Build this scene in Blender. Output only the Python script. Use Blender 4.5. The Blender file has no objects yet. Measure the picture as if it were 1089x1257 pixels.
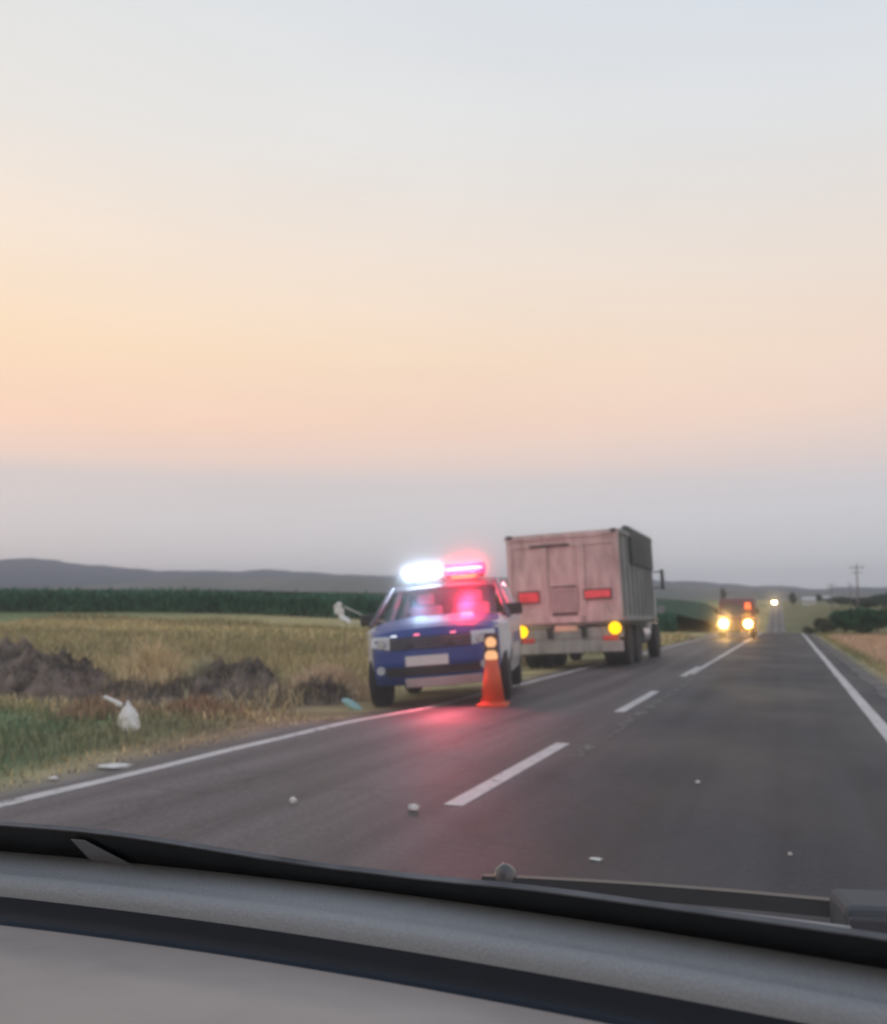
import bpy, bmesh, math, random
import numpy as np
from mathutils import Vector, Matrix
R = math.radians
random.seed(7); RNG = np.random.RandomState(11)
sc = bpy.context.scene
COL = sc.collection

# ------------------------------------------------------------------ camera
cam_d = bpy.data.cameras.new("camera"); cam = bpy.data.objects.new("camera", cam_d); COL.objects.link(cam)
cam.location = (0, 0, 1.2)
cam.rotation_euler = (R(90 + 5.143), 0, R(20.106))
cam_d.lens = 36 * 1150 / 1257
cam_d.sensor_width = 36
cam_d.clip_start = 0.05; cam_d.clip_end = 30000
cam_d.dof.use_dof = True
cam_d.dof.focus_distance = 1.1
cam_d.dof.aperture_fstop = 6.8
sc.camera = cam

# ------------------------------------------------------------------ sky, sun, exposure
def srgb(r, g, b, k=1.0):
    f = lambda c: (c / 12.92 if c <= .04045 else ((c + .055) / 1.055) ** 2.4)
    return (f(r / 255) * k, f(g / 255) * k, f(b / 255) * k, 1)
w = bpy.data.worlds.new("World"); sc.world = w; w.use_nodes = True
nt = w.node_tree; nt.nodes.clear()
N = nt.nodes.new; Lk = nt.links.new
out = N('ShaderNodeOutputWorld'); bg = N('ShaderNodeBackground')
tc = N('ShaderNodeTexCoord'); sep = N('ShaderNodeSeparateXYZ'); Lk(tc.outputs['Generated'], sep.inputs[0])
def ramp(stops):
    r = N('ShaderNodeValToRGB'); el = r.color_ramp.elements
    el[0].position = stops[0][0]; el[0].color = stops[0][1]
    el[1].position = stops[-1][0]; el[1].color = stops[-1][1]
    for p, c in stops[1:-1]:
        e = el.new(p); e.color = c
    Lk(sep.outputs['Z'], r.inputs[0]); return r
warm = ramp([(0.0, srgb(206, 201, 208)), (.028, srgb(209, 204, 210)), (.08, srgb(212, 205, 210)), (.122, srgb(215, 202, 202)),
             (.140, srgb(240, 208, 195)), (.175, srgb(255, 212, 186)), (.25, srgb(255, 222, 186)), (.35, srgb(249, 229, 210)),
             (.45, srgb(234, 229, 223)), (.54, srgb(226, 226, 224)), (.8, srgb(186, 196, 212)), (1, srgb(160, 178, 204))])
cool = ramp([(0.0, srgb(203, 206, 213)), (.028, srgb(205, 208, 214)), (.08, srgb(208, 208, 214)), (.112, srgb(211, 206, 211)),
             (.135, srgb(222, 207, 205)), (.19, srgb(242, 214, 198)), (.25, srgb(244, 220, 202)), (.33, srgb(236, 223, 212)),
             (.44, srgb(224, 225, 226)), (.54, srgb(213, 220, 229)), (.8, srgb(180, 194, 216)), (1, srgb(158, 176, 206))])
# azimuth: sunset side is to the left (west, -X)
az = N('ShaderNodeMapRange'); az.inputs[1].default_value = -.72; az.inputs[2].default_value = .12
Lk(sep.outputs['X'], az.inputs[0])
mixc = N('ShaderNodeMix'); mixc.data_type = 'RGBA'
Lk(az.outputs[0], mixc.inputs[0]); Lk(warm.outputs[0], mixc.inputs[6]); Lk(cool.outputs[0], mixc.inputs[7])
# faint broad cloud mottling
nz = N('ShaderNodeTexNoise'); nz.inputs['Scale'].default_value = 2.2; nz.inputs['Detail'].default_value = 3
mp = N('ShaderNodeMapping'); mp.inputs['Scale'].default_value = (1, 1, 4); Lk(tc.outputs['Generated'], mp.inputs[0]); Lk(mp.outputs[0], nz.inputs[0])
mr = N('ShaderNodeMapRange'); mr.inputs[1].default_value = .3; mr.inputs[2].default_value = .7; mr.inputs[3].default_value = .975; mr.inputs[4].default_value = 1.02
Lk(nz.outputs[0], mr.inputs[0])
vm = N('ShaderNodeVectorMath'); vm.operation = 'SCALE'; Lk(mixc.outputs[2], vm.inputs[0]); Lk(mr.outputs[0], vm.inputs['Scale'])
sky = N('ShaderNodeTexSky'); sky.sky_type = 'NISHITA'; sky.sun_disc = False
SUN_EL, SUN_AZ = R(3), R(285)      # azimuth clockwise from +Y: low in the west
sky.sun_elevation = SUN_EL; sky.sun_rotation = SUN_AZ
vs = N('ShaderNodeVectorMath'); vs.operation = 'SCALE'; vs.inputs['Scale'].default_value = .02; Lk(sky.outputs[0], vs.inputs[0])
add = N('ShaderNodeVectorMath'); add.operation = 'ADD'; Lk(vm.outputs[0], add.inputs[0]); Lk(vs.outputs[0], add.inputs[1])
Lk(add.outputs[0], bg.inputs[0]); bg.inputs[1].default_value = 1.0; Lk(bg.outputs[0], out.inputs[0])
sun_d = bpy.data.lights.new("sun", 'SUN'); sun_d.energy = .25; sun_d.angle = R(12); sun_d.color = (1, .72, .5)
sun = bpy.data.objects.new("sun", sun_d); COL.objects.link(sun)
sd = Vector((math.sin(SUN_AZ) * math.cos(SUN_EL), math.cos(SUN_AZ) * math.cos(SUN_EL), math.sin(SUN_EL)))
sun.rotation_euler = sd.to_track_quat('Z', 'Y').to_euler()
sc.view_settings.view_transform = 'Standard'; sc.view_settings.look = 'None'; sc.view_settings.exposure = 0; sc.view_settings.gamma = 1
sc.cycles.use_denoising = True
sc.cycles.max_bounces = 8; sc.cycles.transparent_max_bounces = 16; sc.cycles.volume_bounces = 1
sc.cycles.sample_clamp_indirect = 6

# ------------------------------------------------------------------ helpers
def mat(name, col, rough=.6, metal=0, var=.15, scale=6.0, bump=0.0, emit=None, es=1.0, coat=0, spec=.5, stretch=None, col2=None, attr=None):
    m = bpy.data.materials.new(name); m.use_nodes = True
    t = m.node_tree; b = t.nodes['Principled BSDF']
    b.inputs['Roughness'].default_value = rough; b.inputs['Metallic'].default_value = metal
    b.inputs['Specular IOR Level'].default_value = spec
    b.inputs['Coat Weight'].default_value = coat
    tcn = t.nodes.new('ShaderNodeTexCoord'); n = t.nodes.new('ShaderNodeTexNoise')
    n.inputs['Scale'].default_value = scale; n.inputs['Detail'].default_value = 5
    src = tcn.outputs['Object']
    if stretch:
        mpn = t.nodes.new('ShaderNodeMapping'); mpn.inputs['Scale'].default_value = stretch
        t.links.new(src, mpn.inputs[0]); src = mpn.outputs[0]
    t.links.new(src, n.inputs['Vector'])
    r = t.nodes.new('ShaderNodeMapRange'); r.inputs[1].default_value = .3; r.inputs[2].default_value = .7
    t.links.new(n.outputs[0], r.inputs[0])
    if col2 is None:
        mixn = t.nodes.new('ShaderNodeVectorMath'); mixn.operation = 'SCALE'
        r.inputs[3].default_value = 1 - var; r.inputs[4].default_value = 1 + var
        if attr:
            a = t.nodes.new('ShaderNodeAttribute'); a.attribute_name = attr; t.links.new(a.outputs['Color'], mixn.inputs[0])
        else: mixn.inputs[0].default_value = col[:3]
        t.links.new(r.outputs[0], mixn.inputs['Scale']); t.links.new(mixn.outputs[0], b.inputs['Base Color'])
    else:
        mx = t.nodes.new('ShaderNodeMix'); mx.data_type = 'RGBA'; mx.inputs[6].default_value = (*col[:3], 1); mx.inputs[7].default_value = (*col2[:3], 1)
        t.links.new(r.outputs[0], mx.inputs[0]); t.links.new(mx.outputs[2], b.inputs['Base Color'])
    if bump:
        bn = t.nodes.new('ShaderNodeBump'); bn.inputs['Strength'].default_value = bump; bn.inputs['Distance'].default_value = .02
        t.links.new(n.outputs[0], bn.inputs['Height']); t.links.new(bn.outputs[0], b.inputs['Normal'])
    if emit:
        b.inputs['Emission Color'].default_value = (*emit[:3], 1); b.inputs['Emission Strength'].default_value = es
    return m

def tag(o, label=None, cat=None, group=None, kind=None):
    if label: o['label'] = label
    if cat: o['category'] = cat
    if group: o['group'] = group
    if kind: o['kind'] = kind
    return o
def empty(name, loc=(0, 0, 0), rot=(0, 0, 0), parent=None):
    o = bpy.data.objects.new(name, None); COL.objects.link(o); o.location = loc; o.rotation_euler = rot; o.empty_display_size = .2
    o.parent = parent; return o
def link_mesh(name, me, m, parent=None, smooth=False):
    o = bpy.data.objects.new(name, me); COL.objects.link(o)
    for mm in (m if isinstance(m, (list, tuple)) else [m]): me.materials.append(mm)
    if smooth:
        for p in me.polygons: p.use_smooth = True
    o.parent = parent; return o
class MB:
    def __init__(s): s.bm = bmesh.new()
    def box(s, c, d, rot=None, mi=0):
        M = Matrix.Translation(c) @ (rot.to_4x4() if rot else Matrix()) @ Matrix.Diagonal((d[0], d[1], d[2], 1))
        r = bmesh.ops.create_cube(s.bm, size=1, matrix=M)
        for f in {f for v in r['verts'] for f in v.link_faces}: f.material_index = mi
        return s
    def cyl(s, a, b, r0, r1=None, n=16, mi=0):
        a = Vector(a); b = Vector(b); r1 = r0 if r1 is None else r1
        q = (b - a).to_track_quat('Z', 'Y')
        M = Matrix.Translation((a + b) / 2) @ q.to_matrix().to_4x4()
        r = bmesh.ops.create_cone(s.bm, cap_ends=True, segments=n, radius1=max(r0, 1e-4), radius2=max(r1, 1e-4), depth=(b - a).length, matrix=M)
        for f in {f for v in r['verts'] for f in v.link_faces}: f.material_index = mi
        return s
    def ball(s, c, r, sc_=(1, 1, 1), sub=3):
        M = Matrix.Translation(c) @ Matrix.Diagonal((r * sc_[0], r * sc_[1], r * sc_[2], 1))
        bmesh.ops.create_icosphere(s.bm, subdivisions=sub, radius=1, matrix=M); return s
    def face(s, pts, mi=0):
        f = s.bm.faces.new([s.bm.verts.new(p) for p in pts]); f.material_index = mi; return s
    def prism_x(s, yz, x0, x1):
        a = [s.bm.verts.new((x0, y, z)) for y, z in yz]; b = [s.bm.verts.new((x1, y, z)) for y, z in yz]
        n = len(yz); s.bm.faces.new(a); s.bm.faces.new(b[::-1])
        for i in range(n): s.bm.faces.new((a[i], b[i], b[(i + 1) % n], a[(i + 1) % n]))
        return s
    def prism(s, pts, off):
        off = Vector(off); a = [s.bm.verts.new(p) for p in pts]; b = [s.bm.verts.new(Vector(p) + off) for p in pts]
        n = len(a); s.bm.faces.new(a); s.bm.faces.new(b[::-1])
        for i in range(n): s.bm.faces.new((a[i], b[i], b[(i + 1) % n], a[(i + 1) % n]))
        return s
    def lathe(s, prof, n=24, c=(0, 0, 0)):
        rings = []
        for r, z in prof:
            rings.append([s.bm.verts.new((c[0] + r * math.cos(2 * math.pi * k / n), c[1] + r * math.sin(2 * math.pi * k / n), c[2] + z)) for k in range(n)])
        for i in range(len(rings) - 1):
            for k in range(n):
                s.bm.faces.new((rings[i][k], rings[i][(k + 1) % n], rings[i + 1][(k + 1) % n], rings[i + 1][k]))
        s.bm.faces.new(rings[0][::-1]); s.bm.faces.new(rings[-1]); return s
    def build(s, name, m, parent=None, smooth=False, bevel=0, seg=2):
        bmesh.ops.recalc_face_normals(s.bm, faces=s.bm.faces)
        me = bpy.data.meshes.new(name); s.bm.to_mesh(me); s.bm.free()
        o = link_mesh(name, me, m, parent, smooth)
        if bevel:
            b = o.modifiers.new('bevel', 'BEVEL'); b.width = bevel; b.segments = seg; b.limit_method = 'ANGLE'
        return o
def sstep(a, b, x):
    t = np.clip((np.asarray(x, float) - a) / (b - a), 0, 1); return t * t * (3 - 2 * t)
def mixf(a, b, t): return a * (1 - t) + b * t
def vnoise(x, y, seed=0):
    x = np.asarray(x, float); y = np.asarray(y, float)
    xi = np.floor(x).astype(int); yi = np.floor(y).astype(int); fx = x - xi; fy = y - yi
    fx = fx * fx * (3 - 2 * fx); fy = fy * fy * (3 - 2 * fy)
    def h(a, b):
        n = (a * 374761393 + b * 668265263 + seed * 2147483) & 0xffffffff
        n = ((n ^ (n >> 13)) * 1274126177) & 0xffffffff
        return ((n ^ (n >> 16)) & 0xffff) / 65535.0
    return (h(xi, yi) * (1 - fx) + h(xi + 1, yi) * fx) * (1 - fy) + (h(xi, yi + 1) * (1 - fx) + h(xi + 1, yi + 1) * fx) * fy
def fbm(x, y, seed=0, o=4):
    s = 0; a = .5
    for i in range(o): s = s + a * vnoise(x * 2 ** i, y * 2 ** i, seed + i); a *= .5
    return s / (1 - .5 ** o)

# ------------------------------------------------------------------ terrain functions
S = .0202
_zy = np.array([(-60, 60 * S), (0, 0), (30, -30 * S), (60, -60 * S), (76, -1.56), (90, -2.22), (120, -3.45), (200, -6.75), (300, -10.4), (354, -11.3), (420, -11.2),
                (560, -7.4), (700, -3.9), (900, -3.5), (1500, -4.6), (3000, -8), (12000, -22)], float)
_zl = np.array([(-60, 60 * S), (0, 0), (60, -60 * S), (85, -1.6), (150, -2.0), (300, -2.9), (700, -3.6), (1500, -4.8), (3000, -8.5), (12000, -23)], float)
def zroad(y): return np.interp(y, _zy[:, 0], _zy[:, 1])
def zland(y): return np.interp(y, _zl[:, 0], _zl[:, 1])
def xc(y):
    y = np.asarray(y, float); return -.0095 * np.maximum(0, y - 85) * (1 - .5 * sstep(500, 1500, y))
LEFT, RIGHT = -4.86, 1.32       # asphalt edges
def H(x, y):
    x = np.asarray(x, float); y = np.asarray(y, float)
    u = x - xc(y)
    z = zroad(y)
    t = sstep(7, 26, np.abs(u + 1.8)); z = mixf(z, zland(y), t)
    z = mixf(z, -.25 - .002 * np.maximum(0, y - 70), sstep(12, 60, -u) * (1 - sstep(400, 900, y)))
    # left lane crossfall towards the verge where the vehicles stand
    z = z - .055 * np.clip(-3.4 - u, 0, 3.2) * sstep(9, 12.5, y) * (1 - sstep(60, 75, y))
    return z
def ground_z(x, y): 
    u = x - xc(y); z = H(x, y)
    off = sstep(0, .5, u - RIGHT) + sstep(0, .5, LEFT - u)
    rough = (fbm(x * .9, y * .9, 3) - .5) * .10 + (fbm(x * .15, y * .15, 9) - .5) * .35 * sstep(8, 20, np.abs(u + 1.8))
    return z - .03 + off * rough * (np.hypot(x, y) < 400) - .05 * (1 - np.clip(off, 0, 1))

def grid_mesh(name, X, Y, Z, m, attr=None, smooth=True):
    ny, nx = X.shape
    v = np.stack([X, Y, Z], -1).reshape(-1, 3)
    idx = np.arange(nx * ny).reshape(ny, nx)
    f = np.stack([idx[:-1, :-1], idx[:-1, 1:], idx[1:, 1:], idx[1:, :-1]], -1).reshape(-1, 4)
    me = bpy.data.meshes.new(name); me.from_pydata(v.tolist(), [], f.tolist())
    if attr is not None:
        a = me.color_attributes.new('tint', 'FLOAT_COLOR', 'POINT')
        c = np.ones((len(v), 4), np.float32); c[:, :3] = attr.reshape(-1, 3); a.data.foreach_set('color', c.ravel())
    return link_mesh(name, me, m, None, smooth)

# ------------------------------------------------------------------ ground
def tint(x, y):
    u = x - xc(y)
    n1 = fbm(x * .5, y * .5, 21)[..., None]; n2 = fbm(x * .12, y * .12, 22)[..., None]; n3 = fbm(x * 1.6, y * .5, 23)[..., None]
    straw = np.array([.50, .39, .21]); olive = np.array([.30, .29, .13]); green = np.array([.06, .15, .065]); rust = np.array([.33, .20, .12])
    earth = np.array([.16, .13, .11]); grav = np.array([.17, .155, .145])
    c = straw * (1 - n1) + olive * n1
    c = c * (1 - .35 * sstep(.45, .7, n2)) + olive * (.35 * sstep(.45, .7, n2))
    lf = fbm(x * .06 + 3, y * .11, 27)[..., None]; c = c * (.72 + .6 * lf); gp_ = sstep(.52, .68, fbm(x * .05, y * .16, 28))[..., None] * .45; c = c * (1 - gp_) + np.array([.12, .16, .07]) * gp_
    # near left: rust coloured dry ground beside the edge line, green grass farther left
    k = lambda a: np.asarray(a)[..., None]
    near = k(sstep(14, 10, y)) if False else k(1 - sstep(11, 15, y))
    rz = near * k(sstep(4.5, 5.4, -u) * (1 - sstep(6.4, 7.6, -u))) * k(sstep(6, 8, y)) * (.6 + .4 * n3)
    c = c * (1 - rz) + rust * rz
    gz = k((1 - sstep(8.5, 10.5, y)) * sstep(5.4, 5.9, -u)) * (1 - .45 * rz) * (.75 + .25 * n1)
    c = c * (1 - gz) + green * gz
    ez = k(sstep(9.2, 10.5, y + .12 * (u + 5)) * (1 - sstep(14.0, 15.5, y)) * sstep(6.2, 7.5, -u)) * .9
    c = c * (1 - ez) + earth * (.7 + .6 * n3) * ez
    far_g = k(sstep(30, 55, y) * sstep(40, 60, -u)) * .7
    c = c * (1 - far_g) + green * far_g
    shoulder = k(1 - sstep(.35, .6, np.maximum(u - RIGHT, (LEFT - u) - .02)) )
    c = c * (1 - shoulder) + grav * shoulder
    # right bank: warm straw close, olive farther
    rb = k(sstep(.7, 1.1, u - RIGHT) * (1 - sstep(58, 70, y)))
    c = c * (1 - rb) + (np.array([.60, .43, .30]) * (.85 + .3 * n3)) * rb
    ro = k(sstep(.3, .7, u - RIGHT) * sstep(60, 72, y)) * .7
    c = c * (1 - ro) + np.array([.13, .13, .065]) * ro
    return c
xs = np.unique(np.concatenate([-np.geomspace(24, 7000, 34), np.arange(-24, -3, .3), np.arange(-3, 1, 1.0), np.arange(1, 8, .3), np.geomspace(8, 7000, 36)]))
ys = np.unique(np.concatenate([[-150, -60, -20, -5], np.arange(0, 36, .4), np.geomspace(36, 11500, 80)]))
X, Y = np.meshgrid(xs, ys)
Xw = X + xc(Y) * (np.abs(X) < 400)
m_ground = mat('dry field ground', (1, 1, 1), rough=.95, var=.35, scale=1.3, bump=.3, spec=.1, attr='tint')
tag(grid_mesh('ground', Xw, Y, ground_z(Xw, Y), m_ground, tint(Xw, Y)), kind='structure')

# asphalt
m_road = bpy.data.materials.new('worn asphalt'); m_road.use_nodes = True
t = m_road.node_tree; b = t.nodes['Principled BSDF']
tcn = t.nodes.new('ShaderNodeTexCoord')
def tn(scale, st, det=4):
    mpn = t.nodes.new('ShaderNodeMapping'); mpn.inputs['Scale'].default_value = st; t.links.new(tcn.outputs['Object'], mpn.inputs[0])
    n = t.nodes.new('ShaderNodeTexNoise'); n.inputs['Scale'].default_value = scale; n.inputs['Detail'].default_value = det; t.links.new(mpn.outputs[0], n.inputs[0]); return n
na = tn(1.0, (3.2, .10, 1)); nb = tn(1.0, (.6, .35, 1), 6); ncx = tn(38, (1, 1, 1), 5)
def mrange(src, a, b_, c, d):
    r = t.nodes.new('ShaderNodeMapRange'); r.inputs[1].default_value = a; r.inputs[2].default_value = b_; r.inputs[3].default_value = c; r.inputs[4].default_value = d
    t.links.new(src, r.inputs[0]); return r.outputs[0]
def mmath(op, a, b_):
    m_ = t.nodes.new('ShaderNodeMath'); m_.operation = op
    for i, v in enumerate((a, b_)):
        if isinstance(v, float): m_.inputs[i].default_value = v
        else: t.links.new(v, m_.inputs[i])
    return m_.outputs[0]
k = mmath('MULTIPLY', mmath('MULTIPLY', mrange(na.outputs[0], .32, .68, .62, 1.42), mrange(nb.outputs[0], .32, .68, .66, 1.36)), mrange(ncx.outputs[0], .35, .65, .72, 1.28))
# left carriageway is older and paler than the right one
sx = t.nodes.new('ShaderNodeSeparateXYZ'); t.links.new(tcn.outputs['Object'], sx.inputs[0])
age = mrange(mmath('ADD', sx.outputs['X'], mrange(nb.outputs[0], 0., 1., -.6, .6)), -2.6, -1.2, 0., 1.)
mx = t.nodes.new('ShaderNodeMix'); mx.data_type = 'RGBA'; mx.inputs[6].default_value = (.088, .078, .08, 1); mx.inputs[7].default_value = (.021, .023, .030, 1)
t.links.new(age, mx.inputs[0])
vsn = t.nodes.new('ShaderNodeVectorMath'); vsn.operation = 'SCALE'; t.links.new(mx.outputs[2], vsn.inputs[0]); t.links.new(k, vsn.inputs['Scale']); 
pv = t.nodes.new('ShaderNodeTexVoronoi'); pv.feature = 'DISTANCE_TO_EDGE'; pv.inputs['Scale'].default_value = .55
pw = t.nodes.new('ShaderNodeTexNoise'); pw.inputs['Scale'].default_value = 1.3; pw.inputs['Detail'].default_value = 6; t.links.new(tcn.outputs['Object'], pw.inputs[0])
pa_ = t.nodes.new('ShaderNodeVectorMath'); pa_.operation = 'MULTIPLY_ADD'; pa_.inputs[1].default_value = (1.6, 1.6, 0); t.links.new(pw.outputs['Color'], pa_.inputs[0]); t.links.new(tcn.outputs['Object'], pa_.inputs[2]); t.links.new(pa_.outputs[0], pv.inputs['Vector'])
crack = mrange(pv.outputs['Distance'], .004, .03, .78, 1.)
vs2 = t.nodes.new('ShaderNodeVectorMath'); vs2.operation = 'SCALE'; t.links.new(vsn.outputs[0], vs2.inputs[0]); t.links.new(crack, vs2.inputs['Scale']); t.links.new(vs2.outputs[0], b.inputs['Base Color'])
t.links.new(mrange(nb.outputs[0], .3, .7, .5, .72), b.inputs['Roughness']); b.inputs['Specular IOR Level'].default_value = .18
bn = t.nodes.new('ShaderNodeBump'); bn.inputs['Strength'].default_value = .35; bn.inputs['Distance'].default_value = .01
t.links.new(ncx.outputs[0], bn.inputs['Height']); t.links.new(bn.outputs[0], b.inputs['Normal'])
us = np.array([LEFT - .02, LEFT, -4.6, -4.2, -3.8, -3.4, -3.0, -2.0, -1.0, 0, .8, RIGHT, RIGHT + .02])
yr = np.unique(np.concatenate([[-30, -10], np.arange(0, 100, .5), np.geomspace(100, 6000, 90)]))
U, YY = np.meshgrid(us, yr)
edge_j = (fbm(YY * 1.1, YY * 0 + 3, 31) - .5) * .16 * (YY < 300)
XX = U + xc(YY) + np.where(U < -4.8, -edge_j, 0) + np.where(U > 1.3, edge_j, 0)
ZZ = H(XX, YY); ZZ[:, 0] -= .12; ZZ[:, -1] -= .12
tag(grid_mesh('road', XX, YY, ZZ, m_road, smooth=False), kind='structure')

def paint(name, col, wear):
    m = mat(name, col, rough=.6, var=.12, scale=5, spec=.3)
    t = m.node_tree; b = t.nodes['Principled BSDF']
    n = t.nodes.new('ShaderNodeTexNoise'); n.inputs['Scale'].default_value = 7; n.inputs['Detail'].default_value = 8; n.inputs['Roughness'].default_value = .75
    tcx = t.nodes.new('ShaderNodeTexCoord'); t.links.new(tcx.outputs['Object'], n.inputs[0])
    r = t.nodes.new('ShaderNodeMapRange'); r.inputs[1].default_value = wear - .06; r.inputs[2].default_value = wear + .06; t.links.new(n.outputs[0], r.inputs[0])
    t.links.new(r.outputs[0], b.inputs['Alpha']); return m
m_line = paint('worn white road paint', (.60, .585, .575), .38)
m_ghost = paint('nearly worn away road paint', (.15, .15, .15), .51)
def strip(name, segs, m):
    V = []; F = []
    for (u0, u1, y0, y1, jit) in segs:
        yy = np.unique(np.concatenate([np.arange(y0, min(y1, 100), .5), np.geomspace(max(y0, 100), y1, 50) if y1 > 100 else [y1], [y1]]))
        for i, y in enumerate(yy):
            j = (fbm(np.array(y * .8), np.array(7.), 41) - .5) * jit
            for u in (u0 + j, u1 + j * .6):
                x = u + float(xc(y)); V.append((x, y, float(H(x, y)) + .004 + .00004 * y))
            if i: n = len(V); F.append((n - 4, n - 3, n - 1, n - 2))
    me = bpy.data.meshes.new(name); me.from_pydata(V, [], F)
    return tag(link_mesh(name, me, m), kind='structure')
strip('left_edge_line', [(-4.70, -4.57, -5, 4000, .06)], m_line)
strip('right_edge_line', [(.86, 1.00, -5, 4000, .03)], m_line)
strip('centre_dashes', [(-2.09, -1.96, a, b_, .01) for a, b_ in ((-.5, 2.6), (5.7, 8.8), (11.9, 15.4), (19.4, 23.2))], m_line)
strip('centre_line', [(-1.99, -1.87, 20.3, 4000, .02)], m_line)
strip('worn_centre_line', [(-1.80, -1.68, 8, 20.5, .02), (-2.55, -2.42, 22, 60, .02)], m_ghost)

# ------------------------------------------------------------------ hills
def az_of(px): return math.atan((px - 544.5) / 1150) - R(20.106)
prof = [(-400, 700), (-200, 690), (-60, 690), (0, 687), (40, 685), (70, 687), (110, 694), (150, 697), (200, 701), (260, 702), (300, 701), (330, 699), (360, 702), (450, 706), (600, 708), (720, 710),
        (800, 712), (850, 714), (900, 718), (960, 720), (1000, 722), (1089, 721), (1300, 718), (1700, 715)]
pa = np.array([az_of(p) for p, _ in prof]); ph = np.array([(732 - q) / 1150 * math.cos(math.atan((p - 544.5) / 1150)) for p, q in prof])
def hill(name, dist, pa, ph, kbase, m, rough, seed):
    A = np.linspace(pa[0], pa[-1], 420)
    hh = np.interp(A, pa, ph)
    rows = [(.55, 0.0), (.7, .12), (.8, .35), (.9, .72), (.97, .95), (1.0, 1.0), (1.06, .9), (1.25, .4), (1.5, -.1)]
    X = []; Y = []; Z = []
    for fr, fh in rows:
        r = dist * fr
        hz = hh * dist * fh + (fbm(A * 60 + fr * 3, A * 0 + fr * 9, seed) - .5) * rough * max(fh, 0) 
        X.append(np.sin(A) * r); Y.append(np.cos(A) * r); Z.append(hz + kbase * (1 - max(fh, 0)) + 1.2 * fh)
    X = np.array(X); Y = np.array(Y); Z = np.array(Z)
    return tag(grid_mesh(name, X, Y, Z, m), kind='structure')
m_hill = mat('haze tinted hillside', (.028, .032, .062), rough=1, scale=.004, col2=(.055, .055, .085), spec=0)  # blue of the distant haze is put into the hill colour
m_hill2 = mat('pale stubble fields on the rise', (.21, .19, .17), rough=1, scale=.006, col2=(.12, .13, .11), spec=0, stretch=(1, .3, 1))
hill('hills', 5200, pa, ph, -16, m_hill, 18, 51)
lowp = [(-400, 722), (0, 722), (150, 716), (230, 710), (360, 708), (500, 710), (620, 712), (760, 716), (860, 720), (960, 725), (1089, 726), (1700, 727)]
pa2 = np.array([az_of(p) for p, _ in lowp]); ph2 = np.array([(732 - q) / 1150 * math.cos(math.atan((p - 544.5) / 1150)) for p, q in lowp])
hill('rising_fields', 2600, pa2, ph2, -9, m_hill2, 5, 61)

# ------------------------------------------------------------------ vegetation meshes
def blades(name, P, hgt, wid, col, m, lean=.35, seed=0, kind='stuff', parent=None, droop=0):
    rs = np.random.RandomState(seed); n = len(P)
    a = rs.uniform(0, 2 * np.pi, n); l = rs.uniform(0, lean, n); b_ = rs.uniform(0, 2 * np.pi, n)
    h = hgt * rs.uniform(.6, 1.25, n); wv = wid * rs.uniform(.7, 1.3, n)
    dx = np.cos(a) * wv; dy = np.sin(a) * wv
    v0 = P + np.stack([-dx, -dy, 0 * dx], -1); v1 = P + np.stack([dx, dy, 0 * dx], -1)
    mid = P + np.stack([np.cos(b_) * l * h * .4, np.sin(b_) * l * h * .4, h * .6], -1)
    top = P + np.stack([np.cos(b_) * l * h * 1.1, np.sin(b_) * l * h * 1.1, h * (1 - droop * l)], -1)
    d = np.stack([dx, dy, 0 * dx], -1) * .8
    V = np.stack([v0, v1, mid + d, mid - d, top], 1).reshape(-1, 3)
    i = np.arange(n) * 5
    F = [tuple(x) for x in np.stack([i, i + 1, i + 2, i + 3], -1).tolist()] + [tuple(x) for x in np.stack([i + 3, i + 2, i + 4], -1).tolist()]
    me = bpy.data.meshes.new(name); me.from_pydata(V.tolist(), [], F)
    ca = me.color_attributes.new('tint', 'FLOAT_COLOR', 'POINT')
    c = np.ones((n, 5, 4), np.float32); c[:, :, :3] = (col * rs.uniform(.7, 1.3, (n, 1)))[:, None, :]
    ca.data.foreach_set('color', c.ravel())
    o = link_mesh(name, me, m, parent)
    if kind: o['kind'] = kind
    return o
m_leaf = mat('grass and leaf blades', (1, 1, 1), rough=.7, var=.15, scale=2, spec=.15, attr='tint')
m_leaf.node_tree.nodes['Principled BSDF'].inputs['Roughness'].default_value = .75

def scatter(n, x0, x1, y0, y1, seed, power=1.0):
    rs = np.random.RandomState(seed); x = rs.uniform(x0, x1, n); y = y0 + (y1 - y0) * rs.uniform(0, 1, n) ** power
    return x, y
# dry field grass on the left
def grass_field():
    x, y = scatter(90000, -46, LEFT - .35, 4, 62, 5, 1.5)
    x = LEFT - .35 + (x - (LEFT - .35)) * (.25 + y / 62)
    keep = (fbm(x * .7, y * .7, 71) > .36) & ~((y < 15.5) & (y > 11.0) & (x < -8))
    keep &= ~((np.abs(x + 4.6) < 1.6) & (y > 11) & (y < 32)) & ~((x > -6.8) & (y > 11) & (y < 31))
    x = x[keep]; y = y[keep]
    c = tint(x, y) * 1.0
    straw = np.array([.60, .48, .27]); mixk = (np.random.RandomState(3).uniform(0, 1, len(x)) < .45)[:, None] * (1 - .75 * ((y < 9.5) & (x < -5.6)))[:, None]
    c = c * (1 - mixk) + straw * (.6 + .8 * fbm(x * .06 + 3, y * .11, 27))[:, None] * mixk
    close = 1 - sstep(.1, 1.0, (LEFT - .3) - x)
    h = (.13 + .28 * fbm(x * .35, y * .35, 81)) * (1 - .75 * close) * (1 + .3 * (y > 16)) * np.where((y < 12), .6, 1)
    P = np.stack([x, y, ground_z(x, y) - .02], -1)
    tag(blades('dry_grass', P, h, .006 + .0006 * y, c, m_leaf, .7, 1), 'patchy dry straw and olive grass covering the field left of the road', 'grass')
grass_field()
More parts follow.
